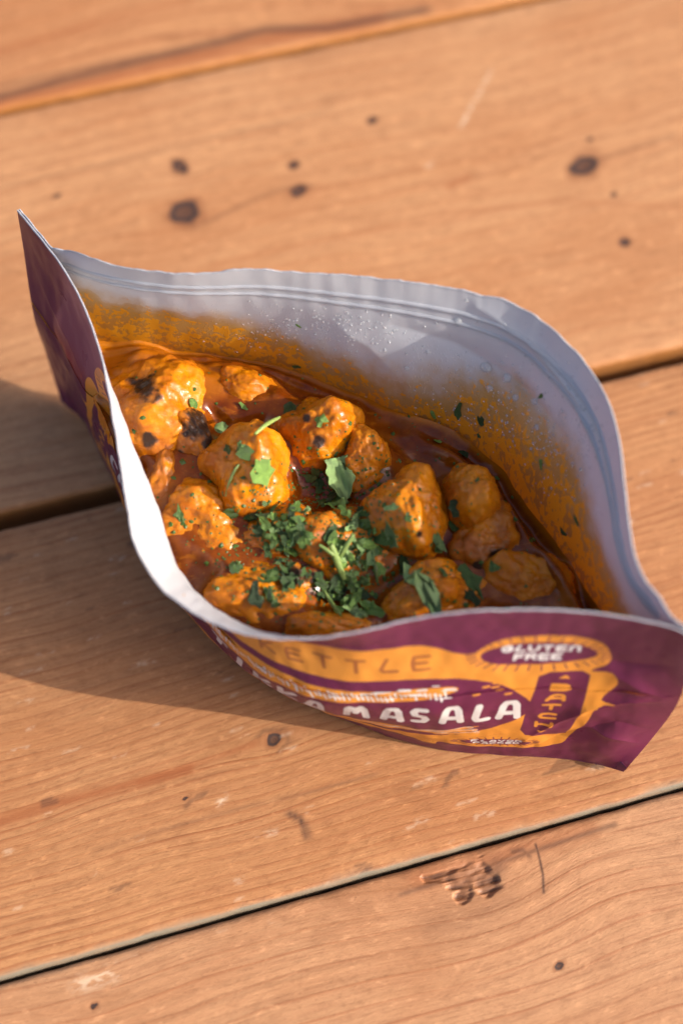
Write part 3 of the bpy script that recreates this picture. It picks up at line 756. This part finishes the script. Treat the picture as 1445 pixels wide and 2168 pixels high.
for px, py, a, b, rot, top, seed, lab, chars in CH:
    r = np.random.default_rng(seed*17)
    zc = .045
    c = W(px, py, zc+.004); sc = 7.25e3                      # px per metre at food height
    ax, ay = a/sc*1.20, b/sc/.93*1.20
    hz = top/1000-zc
    # faceted lump: soft minimum of random planes
    n = IV.copy(); th = R_(-rot)
    K = 11; pn = r.normal(size=(K, 3)); pn /= np.linalg.norm(pn, axis=1)[:, None]; ph = r.uniform(.74, 1.08, K)
    q = np.clip(n@pn.T/ph, 0, None); rad = ((q**7).sum(1)+.35)**(-1/7)
    rad = rad/np.percentile(rad, 60)
    nl = 6; lc = r.normal(size=(nl, 3)); lc /= np.linalg.norm(lc, axis=1)[:, None]; lc[:, 2] = np.abs(lc[:, 2])*.8; lr = r.uniform(.40, .68, nl); lc *= (1.02-lr)[:, None]
    lob = np.full(len(n), .62**9)
    for cc, rr_ in zip(lc, lr):
        bq = n@cc; disc = bq**2-(cc@cc)+rr_**2
        lob += np.where(disc > 0, np.clip(bq+np.sqrt(np.maximum(disc, 0)), 0, None), 0)**9
    lob = lob**(1/9)
    rad = rad*(.45+.58*lob/np.percentile(lob, 70))
    rad = rad*(1+.15*fbm(n*1.4+seed*3, 3, seed))
    ri = 1-np.abs(noise3(n*np.array([2.2, 4.5, 2.8])+seed, seed+50))*2.2
    rad = rad*(1+.018*ri+.03*fbm(n*4.5+seed, 3, seed+9)+.008*noise3(n*14, seed+4))
    P = n*rad[:, None]
    X, Y, Z = P[:, 0]*ax, P[:, 1]*ay, P[:, 2]
    Xr, Yr = X*math.cos(th)-Y*math.sin(th), X*math.sin(th)+Y*math.cos(th)
    Z = np.where(Z > 0, Z*hz, Z*.010)
    V = np.stack([c[0]+Xr, c[1]+Yr, zc+Z], -1)
    V[:, 2] += .0004*fbm(V*500, 2, seed+3)
    char = np.zeros(len(V))
    pp = PIX(V)
    for cx, cy, cr in chars:
        char = np.maximum(char, np.clip(1.35-np.linalg.norm(pp-np.array([cx, cy]), axis=1)/cr*(1+.75*fbm(V*230, 3, seed+60)), 0, 1))
    dark = (seed in (2, 10, 18, 5))*1.0*sstep(-.4, .5, fbm(V*120, 2, 77))
    o = mesh_obj('chicken_chunk', V-np.array([c[0], c[1], .04]), IF, M_ch, attrs=dict(char=char, pale=dark))
    o.location = (c[0], c[1], .04)
    tag(o, lab, 'chicken piece', 'chicken pieces in the curry')
    pieces.append((c, ax, ay, th, hz)); foodV.append(V); foodF.append(IF+off); off += len(V)
# sauce surface between the walls, with rims creeping up the pieces
nu, nv = 420, 300
ui = np.linspace(0, NU-1, nu); jf = int(.5*(NV-1)); tt = np.linspace(0, 1, nv)
jz = np.argmin(np.abs(GF[..., 2]-ZS), axis=1); FA = GF[np.arange(NU), jz]-nF[np.arange(NU), jz]*.0002
jz = np.argmin(np.abs(GB[..., 2]-ZS), axis=1); BA = GB[np.arange(NU), jz]-nB[np.arange(NU), jz]*.0002
FA = np.stack([np.interp(ui, np.arange(NU), FA[:, k]) for k in range(3)], -1); BA = np.stack([np.interp(ui, np.arange(NU), BA[:, k]) for k in range(3)], -1)
Sg = FA[:, None]*(1-tt)[None, :, None]+BA[:, None]*tt[None, :, None]
x, y = Sg[..., 0], Sg[..., 1]; z = np.full(x.shape, ZS)
q3 = np.stack([x, y, x*0], -1)
z = z+.0010*fbm(q3*55, 3, 90)+.0003*noise3(q3*260, 91)
pv = np.concatenate(foodV); pf = [tuple(f) for f in np.concatenate(foodF)[:, :].tolist()]
pt = BVHTree.FromPolygons(pv.tolist(), pf)
top_ = np.full(x.shape, -1.0)
for i_ in range(0, nu, 2):
    for j_ in range(0, nv, 2):
        h_ = pt.ray_cast(Vector((x[i_, j_], y[i_, j_], .09)), Vector((0, 0, -1)))
        if h_[0] is not None: top_[i_:i_+2, j_:j_+2] = h_[0].z
cov = (top_ > ZS+.0012).astype(float)
def blur(a, ru, rv):
    for _ in range(3):
        for ax_, r_ in ((0, ru), (1, rv)):
            k_ = 2*r_+1; p_ = np.pad(a, [(r_+1, r_) if q_ == ax_ else (0, 0) for q_ in (0, 1)], mode='edge'); c_ = np.cumsum(p_, axis=ax_)
            a = (np.take(c_, range(k_, c_.shape[ax_]), axis=ax_)-np.take(c_, range(0, c_.shape[ax_]-k_), axis=ax_))/k_
    return a
b1 = blur(cov, 2, 3); b2 = blur(cov, 7, 10)
z = z+.0022*b1+.0042*b2
for bx_, by_, br, bh in ((950,950,60,.0035),(880,925,40,.003),(440,800,40,.002),(1080,1010,30,.002),(830,985,30,.0025),(300,760,50,.004),(600,860,30,.002)):
    c = W(bx_, by_, .046); z = z+bh*np.exp(-((x-c[0])**2+(y-c[1])**2)/(br/7250)**2)
dw = (1-tt)[None, :]*np.linalg.norm(BA-FA, axis=1)[:, None]; df = tt[None, :]*np.linalg.norm(BA-FA, axis=1)[:, None]
un = np.linspace(0, 1, nu)[:, None]
z = z+.0022*np.exp(-dw/.0016)+.0018*np.exp(-df/.0016)
# fold of thick sauce lying along the right back wall
lane = sstep(.50, .62, un)*sstep(1, .9, un)
z = z+lane*(.0035*np.exp(-((dw-.0075)/.0022)**2)-.0012*np.exp(-((dw-.0035)/.002)**2))
z = z+sstep(.08, .2, un)*sstep(.5, .35, un)*.0018*np.exp(-((dw-.003)/.0012)**2)
Sg[..., 2] = z
V = Sg.reshape(-1, 3)
pale = (.8*sstep(.30, .06, un)*np.ones_like(x)+.6*sstep(.002, 0, dw)+.35*sstep(.25, .6, fbm(q3*40, 2, 14)))
F = orient(V, grid_faces(nu, nv), np.array([0, 0, 1]))
so = mesh_obj('curry_sauce', V-np.array([0, .19, .043]), F, M_sa, attrs=dict(char=np.zeros(len(V)), pale=np.clip(pale, 0, 1).ravel()))
so.location = (0, .19, .043)
tag(so, 'glossy orange brown curry sauce pooled between the pouch walls', 'sauce')
foodV.append(V); foodF4 = F+off
FV = np.concatenate(foodV); FP = [tuple(f) for f in np.concatenate(foodF).tolist()]+[tuple(f) for f in foodF4.tolist()]
bvh = BVHTree.FromPolygons(FV.tolist(), FP)
camp = Vector((0, 0, CAM_H))
def hit(px, py, tree=bvh):
    d = Vector(W(px, py, 0))-camp; d.normalize()
    h = tree.ray_cast(camp, d)
    if h[0] is None: return Vector(W(px, py, .046)), Vector((0, 0, 1))
    n = h[1] if h[1].z > 0 else -h[1]
    return h[0], n

# ---------------- herbs ----------------
def mat_herb(name, c1, c2):
    t = NT(name); c = t.objco(); n = t.noise(c, 500, 4, .6); info = t.n.new('ShaderNodeObjectInfo')
    col = t.mix(t.step(n, .3, .7), c1, c2)
    col = t.mix(t.step(info.outputs['Random'], .35, 1.0, 0, .85), col, tuple(x*.4 for x in c1))
    col = t.mix(t.step(info.outputs['Random'], .3, .0, 0, .5), col, tuple(min(1, x*1.7) for x in c2))
    b = t.bump(t.noise(c, 1200, 3), .0003, .6)
    p = t.bsdf(Base_Color=col, Roughness=.42, Specular_IOR_Level=.5, Normal=b)
    tr = t.n.new('ShaderNodeBsdfTranslucent'); t.put(tr.inputs[0], col)
    mx = t.n.new('ShaderNodeMixShader'); mx.inputs[0].default_value = .25; t.link(p.outputs[0], mx.inputs[1]); t.link(tr.outputs[0], mx.inputs[2])
    return t.finish(mx.outputs[0])
M_h = [mat_herb('coriander_green', (.10, .20, .03), (.19, .31, .06)), mat_herb('coriander_dark', (.04, .09, .018), (.09, .16, .035)),
       mat_herb('coriander_pale', (.20, .33, .10), (.31, .44, .16)), mat_herb('coriander_stem', (.17, .26, .06), (.28, .36, .10))]
def flake_mesh(seed, mat, elong=1.0, n=10, leafy=True):
    r = random.Random(seed)
    if not leafy: n = 7
    th = [2*math.pi*(k+r.uniform(-.28, .28))/n for k in range(n)]
    rad = [r.uniform(.5, 1.2) if leafy else r.uniform(.6, 1.1) for _ in range(n)]
    cx, cy, tw = r.uniform(-.5, .5), r.uniform(-.5, .5), r.uniform(-.4, .4)
    V = []
    def zf(x, y): return .28*(cx*x*x+cy*y*y+tw*x*y)*1.8+.16*math.sin(4*x+seed)*math.cos(3.3*y)
    for side, o in ((1, .035), (-1, -.035)):
        V.append((0, 0, zf(0, 0)+o))
        for f in (.55, 1.0):
            for a, q in zip(th, rad):
                x, y = q*f*math.cos(a)*elong, q*f*math.sin(a); V.append((x, y, zf(x, y)+o*(1 if f < 1 else .4)))
    F = []; m = 1+2*n
    for k in range(n):
        j = (k+1) % n
        F += [(0, 1+k, 1+j), (1+k, 1+n+k, 1+n+j), (1+k, 1+n+j, 1+j)]
        F += [(m, m+1+j, m+1+k), (m+1+k, m+1+n+j, m+1+n+k), (m+1+k, m+1+j, m+1+n+j)]
        F += [(1+n+k, m+1+n+k, m+1+n+j), (1+n+k, m+1+n+j, 1+n+j)]
    me = bpy.data.meshes.new('herb_flake'); me.from_pydata(V, [], F); me.update()
    me.polygons.foreach_set('use_smooth', np.full(len(me.polygons), False)); me.materials.append(mat); return me
FM = [[flake_mesh(10*i+k, M_h[i], random.Random(k).uniform(1, 2.1), leafy=(i != 2)) for k in range(6)] for i in range(4)]
def put_flake(px, py, size_px, kind, rot=None, lift=.0006, tilt=.45, label=None, group=None, mesh=None, name='herb_flake', asp=1.0):
    p, n = hit(px, py); s = size_px/7300/2
    me = mesh or random.choice(FM[kind]); o = bpy.data.objects.new(name, me); COL.objects.link(o)
    n = (n+Vector((random.gauss(0, tilt), random.gauss(0, tilt), 0.35))).normalized()
    q = n.to_track_quat('Z', 'Y').to_matrix().to_4x4(); a = random.uniform(0, 6.28) if rot is None else rot
    o.matrix_world = Matrix.Translation(p+n*lift)@q@Matrix.Rotation(a, 4, 'Z')@Matrix.Diagonal((s, s*asp, s, 1))
    tag(o, label, 'herb flake', group); return o
def heap(cx, cy, sx, sy, rot, cnt, smin, smax, kinds, label, group, zmax=.0035):
    cnt = int(cnt*1.2)
    c, s = math.cos(R_(rot)), math.sin(R_(rot))
    for k in range(cnt):
        a, r = random.uniform(0, 6.28), math.sqrt(random.random())
        dx, dy = r*math.cos(a)*sx, r*math.sin(a)*sy
        X, Y, sz, kd = cx+dx*c-dy*s, cy+dx*s+dy*c, (smin+(smax-smin)*random.random()**1.6)*.80, random.choice(kinds)
        tone = ('green', 'dark', 'pale')[kd]
        big = 'larger' if sz > smin+.45*(smax-smin) else 'small'
        side = 'amid' if r < .42 else ('on the upper' if Y-cy < -.4*abs(X-cx) else 'on the lower')+(' left' if X < cx else ' right')+' edge of'
        put_flake(X, Y, sz, kd, lift=.0006+zmax*random.random()*(1-r*.7), tilt=.6, label='%s %s flake %s %s' % (big, tone, side, label), group=group)
HG = 'chopped herb flakes strewn over the curry'
def H(*a): heap(*a)
heap(578,1105,48,42,20,24,16,34,(0,0,1,2,1),'the loose heap left of centre','flakes in the left herb heap')
heap(632,1112,30,46,0,16,18,34,(0,2,0,1),'the loose heap left of centre','flakes in the left herb heap')
heap(590,1165,50,34,10,14,12,28,(1,0,1,2),'the loose heap left of centre','flakes in the left herb heap')
heap(745,1150,62,48,10,28,14,38,(0,0,2,1,2),'the central herb heap','flakes in the middle herb heap')
heap(760,1200,52,34,0,14,14,34,(0,1,0,2),'the central herb heap','flakes in the middle herb heap')
heap(735,1262,62,38,20,24,16,38,(1,1,0,2),'the wet herb heap by the rim','flakes in the front herb heap')
heap(690,1240,36,30,20,8,14,30,(1,1,0),'the wet herb heap by the rim','flakes in the front herb heap')
heap(765,1290,30,18,10,7,26,44,(2,0,2),'the wet herb heap by the rim','flakes in the front herb heap')
heap(728,1075,50,30,15,16,16,34,(1,1,1,0),'the dark herbs by the folded leaf','flakes by the folded leaf')
heap(685,1015,30,16,10,9,16,34,(1,1,0),'the dark herbs by the folded leaf','flakes by the folded leaf')
heap(590,1245,38,34,50,12,14,34,(1,0,1),'the lower left herb patch','flakes at the lower left')
heap(625,1215,26,22,0,7,16,30,(1,),'the lower left herb patch','flakes at the lower left')
# single leaves and stems that can be picked out
def big_leaf():
    """folded leaf with a stalk and veins"""
    n, m = 22, 13; V = []
    for i in range(n):
        t = i/(n-1); w = .12+1.05*math.sin(min(1, t*1.25)*math.pi*.62)**1.5*(1-.25*t) if t > .12 else .12
        for j in range(m):
            s_ = j/(m-1)*2-1
            x = s_*w*.62*(1+.10*math.sin(t*23+s_*3)); y = t*2.2
            zz_ = .34*abs(s_)*w+.10*math.sin(t*9+s_*4)+.07*math.sin(s_*17+t*3)*w
            V.append((x, y, zz_))
    V = np.array(V); F = grid_faces(n, m); k = len(V)
    V2 = V.copy(); V2[:, 2] -= .05
    bd = [(i*m, (i+1)*m) for i in range(n-1)]+[(i*m+m-1, (i+1)*m+m-1) for i in range(n-1)]+[(j, j+1) for j in range(m-1)]+[((n-1)*m+j, (n-1)*m+j+1) for j in range(m-1)]
    rim = np.array([(a, b, b+k, a+k) for a, b in bd])
    return np.concatenate([V, V2]), np.concatenate([F, F[:, ::-1]+k, rim])
def place(o, px, py, size_px, ang, tilt=(0, 0), lift=.001):
    p, n = hit(px, py); s = size_px/7300
    base = Vector((tilt[0], tilt[1], 1)).normalized().to_track_quat('Z', 'Y').to_matrix().to_4x4()
    o.matrix_world = Matrix.Translation(p+Vector((0, 0, lift)))@base@Matrix.Rotation(ang, 4, 'Z')@Matrix.Scale(s, 4)
V_, F_ = big_leaf()
o = mesh_obj('herb_leaf', V_-np.array([0, 1.1, 0]), F_, M_h[2]); place(o, 722, 1030, 46, R_(205), (.1, -.35), .0035)
o.matrix_world = o.matrix_world@Matrix.Rotation(math.pi-.45, 4, 'Z')@Matrix.Rotation(0, 4, 'X')
tag(o, 'largest pale green folded coriander leaf with its stalk pointing up, above the heaps', 'herb leaf')
def stem(pts, r0, label, kind=3, lifts=None, leafend=False):
    P = []
    for k, (x, y) in enumerate(pts):
        p, n = hit(x, y); P.append(np.array(p)+np.array([0, 0, r0+(lifts[k] if lifts else 0)]))
    P = np.array(P); t = np.linspace(0, 1, len(P)); Q = hermite(t, P, np.linspace(0, 1, 20))
    rad = r0*(1-.35*np.linspace(-1, 1, 20)**2)
    V_, F_ = tube(Q, rad, 8); b = Q[10]
    o = mesh_obj('herb_sprig', V_-b, F_, M_h[kind]); o.location = b
    tag(o, label, 'herb sprig')
stem([(506,985),(497,998),(487,1020),(478,1052)], .00045, 'thin curved green stem lying on the biggest orange chicken lump')
stem([(540,925),(565,908),(592,893)], .00065, 'short green stem at the top, between the two upper chicken pieces', lifts=(.001, .002, .002))
stem([(700,1165),(712,1195),(728,1232)], .0011, 'thick pale stem piece standing in the middle herb heap', lifts=(.003, .0025, .001))
stem([(676,1165),(700,1182),(716,1192)], .0006, 'thin side sprig crossing the thick stem in the middle heap', lifts=(.003, .003, .003))
stem([(748,1145),(733,1168),(720,1188)], .0008, 'pale flattened stem leaning right in the middle herb heap', lifts=(.004, .0035, .002))
stem([(686,1258),(700,1282),(722,1308)], .0006, 'yellow green stem in the wet front heap', lifts=(.002, .002, .001))
stem([(790,1190),(795,1210),(798,1238)], .0006, 'yellow green stem below the right side of the middle heap', lifts=(.0015, .001, .001))
stem([(855,1236),(872,1222),(893,1206)], .0006, 'short stem under the pale leaf piece near the front rim', lifts=(.0005, .0005, .0005))
for px, py, sz, kd, lab in [
 (876,1228,40,2,'yellowish crinkled leaf piece between the squarish piece and the front rim'),
 (911,1258,46,2,'large pale angular leaf on the broad piece by the front rim'),
 (996,1228,34,1,'dark curled flake on the right end of the broad piece'),
 (962,1076,30,1,'dark flake on the side of the rough browned right piece'),
 (466,908,30,2,'grey green leaf tip beside the charred left piece'),
 (525,960,24,0,'small flake on the top of the biggest lump'),
 (512,945,18,0,'small flake at the very top of the biggest lump'),
 (556,1000,44,0,'larger flake on the right shoulder of the biggest lump'),
 (484,952,16,1,'little dark flake at the top left of the biggest lump'),
 (492,1085,36,1,'thin dark leaf stuck flat on the lower face of the biggest lump'),
 (612,870,26,1,'dark flake at the top left of the blocky centre piece'),
 (680,890,24,0,'pale green flake at the top right of the blocky centre piece'),
 (382,1092,20,1,'single dark flake on the smooth lower left piece'),
 (832,1132,26,2,'pointed pale flake left on the squarish piece'),
 (920,1143,26,2,'pale flake low on the squarish piece'),
 (925,1155,22,1,'dark flake low on the squarish piece'),
 (862,1100,12,1,'tiny dark flake high on the squarish piece'),
 (852,1185,26,1,'wet flake at the foot of the squarish piece'),
 (996,1262,22,1,'small dark flake right of the large pale leaf'),
 (935,1212,14,1,'small dark flake above the large pale leaf'),
 (1046,1200,20,1,'dark flake on the ridged right piece'),
 (980,963,20,1,'round dark flake floating in the sauce near the right back wall'),
 (925,937,14,0,'small green flake floating behind the upper pieces'),
 (1050,1015,10,1,'tiny flake in the sauce by the right wall'),
 (410,855,20,0,'small flake at the tip of the large left chunk'),
 (735,938,16,1,'dark flake between the two top centre pieces'),
 (727,990,22,1,'dark flake at the foot of the small lumpy piece'),
 (500,1205,24,1,'small flake on the smooth sauce at the lower left'),
 (516,862,12,0,'tiny flake on the sunk back piece'),
 (778,1115,36,0,'upright flake at the top right of the middle heap'),
 (812,1138,24,0,'flake at the right edge of the middle heap'),
 (960,1115,22,1,'dark flake in the crease between the two right pieces'),
 (830,1075,16,1,'small flake on the upper left corner of the squarish piece'),
 (570,1225,24,0,'flake on the top of the half sunk lower left piece'),
 (540,1262,26,1,'flake stuck on the front of the lower left piece'),
 (672,1222,20,1,'black charred seed pod on the centre piece'),
]:
    put_flake(px, py, sz*1.25, kd, tilt=.25, label=lab, group=HG)
# crumbs: herb and pepper specks, too small to count
bm = bmesh.new(); r = random.Random(3)
def speck(p, n, s):
    q = n.to_track_quat('Z', 'Y').to_matrix(); a = r.uniform(0, 6.28); k = r.randint(4, 5)
    vs_ = [bm.verts.new(p+q@Vector((math.cos(a+6.283*i/k)*s*r.uniform(.5, 1.2), math.sin(a+6.283*i/k)*s*r.uniform(.5, 1.2), .00004))) for i in range(k)]
    top_ = bm.verts.new(p+n*(s*.5))
    for i in range(k): bm.faces.new((vs_[i], vs_[(i+1) % k], top_))
for k in range(1600):
    px, py = (r.gauss(680, 120), r.gauss(1130, 100)) if k % 6 else (r.uniform(260, 1250), r.uniform(780, 1320))
    d = Vector(W(px, py, 0))-camp; d.normalize(); h = bvh.ray_cast(camp, d)
    if h[0] is None: continue
    n = h[1] if h[1].z > 0 else -h[1]
    speck(h[0], n, r.uniform(.00018, .0006) if k % 9 else r.uniform(.0006, .0012))
me = bpy.data.meshes.new('herb_crumbs'); bm.to_mesh(me); bm.free(); me.materials.append(M_h[0])
o = bpy.data.objects.new('herb_crumbs', me); COL.objects.link(o)
tag(o, 'tiny dark green herb crumbs sprinkled all over the chicken and sauce', 'herb crumbs', kind='stuff')
# ---------------- on the wall: droplets and stuck crumbs ----------------
LB_ = (GB-nB*(FILM*tp)[..., None])[sub]; vv = LB_.reshape(-1, 3)
wt = BVHTree.FromPolygons(vv.tolist(), [tuple(f) for f in FG2.tolist()])
def mat_water():
    t = NT('water_drop'); n = t.noise(t.objco(), 400, 2)
    p = t.bsdf(Base_Color=(1, 1, 1), Roughness=t.step(n, .3, .7, .02, .06), Transmission_Weight=.75, IOR=1.33, Specular_IOR_Level=.8); return t.finish(p.outputs[0])
r = random.Random(8); dV, dF_ = [], []; SV, SF = ico(2)
def drop(p, n, s):
    q = np.array(n.to_track_quat('Z', 'Y').to_matrix()); dF_.append(SF+len(SV)*len(dV)); dV.append((SV*np.array([s, s*r.uniform(.8, 1.25), s*.32]))@q.T+np.array(p))
k = 0
while k < 800:
    px, py = (r.gauss(1050, 110), r.gauss(830, 70)) if k % 3 == 0 else ((r.gauss(1190, 50), r.gauss(930, 80)) if k % 3 == 1 else (r.gauss(680, 110), r.gauss(700, 26)))
    d = Vector(W(px, py, 0))-camp; d.normalize(); h = wt.ray_cast(camp, d); k += 1
    if h[0] is None: continue
    n = h[1] if h[1].dot(d) < 0 else -h[1]
    drop(h[0], n, r.uniform(.00014, .00045))
for px, py, s in ((1028,778,.0019),(1072,800,.0013),(1036,822,.0012),(968,682,.0014),(1090,842,.0010),(1062,770,.0009),(1130,850,.0011),(905,745,.0008),(860,780,.0009),(1135,905,.001)):
    d = Vector(W(px, py, 0))-camp; d.normalize(); h = wt.ray_cast(camp, d)
    if h[0]: drop(h[0], h[1] if h[1].dot(d) < 0 else -h[1], s)
o = mesh_obj('condensation_drops', np.concatenate(dV), np.concatenate(dF_), mat_water())
tag(o, 'clear beads of condensation on the white inner back wall', 'water drops', kind='stuff')
for k, (px, py, sz, kd, lab) in enumerate([(970,868,24,1,'flake stuck on the stained back wall, left one of the pair above the sauce'),(1018,892,26,1,'flake stuck on the stained back wall, right one of the pair above the sauce'),(916,878,18,0,'pale flake stuck low on the back wall behind the upper pieces'),
      (1220,1102,20,1,'flake stuck on the far right wall under the rim'),(1192,1126,20,1,'lower flake stuck on the far right wall'),(628,776,16,1,'tiny flake on the stained wall left of the middle'),(1145,982,12,0,'tiny flake at the upper edge of the stain on the right wall'),(1012,922,12,1,'tiny flake just above the sauce line at the right'),(632,690,10,0,'tiny flake high on the white back wall'),(1145,838,12,0,'pale flake among the condensation on the back wall')]):
    d = Vector(W(px, py, 0))-camp; d.normalize(); h = wt.ray_cast(camp, d)
    if h[0] is None: continue
    n = h[1] if h[1].dot(d) < 0 else -h[1]
    o = bpy.data.objects.new('herb_flake', FM[kd][k % 6]); COL.objects.link(o); s = sz/7800/2
    o.matrix_world = Matrix.Translation(h[0]+n*.0002)@n.to_track_quat('Z', 'Y').to_matrix().to_4x4()@Matrix.Rotation(r.uniform(0, 6), 4, 'Z')@Matrix.Diagonal((s*1.3, s*.8, s*.6, 1))
    tag(o, lab, 'herb flake', HG)
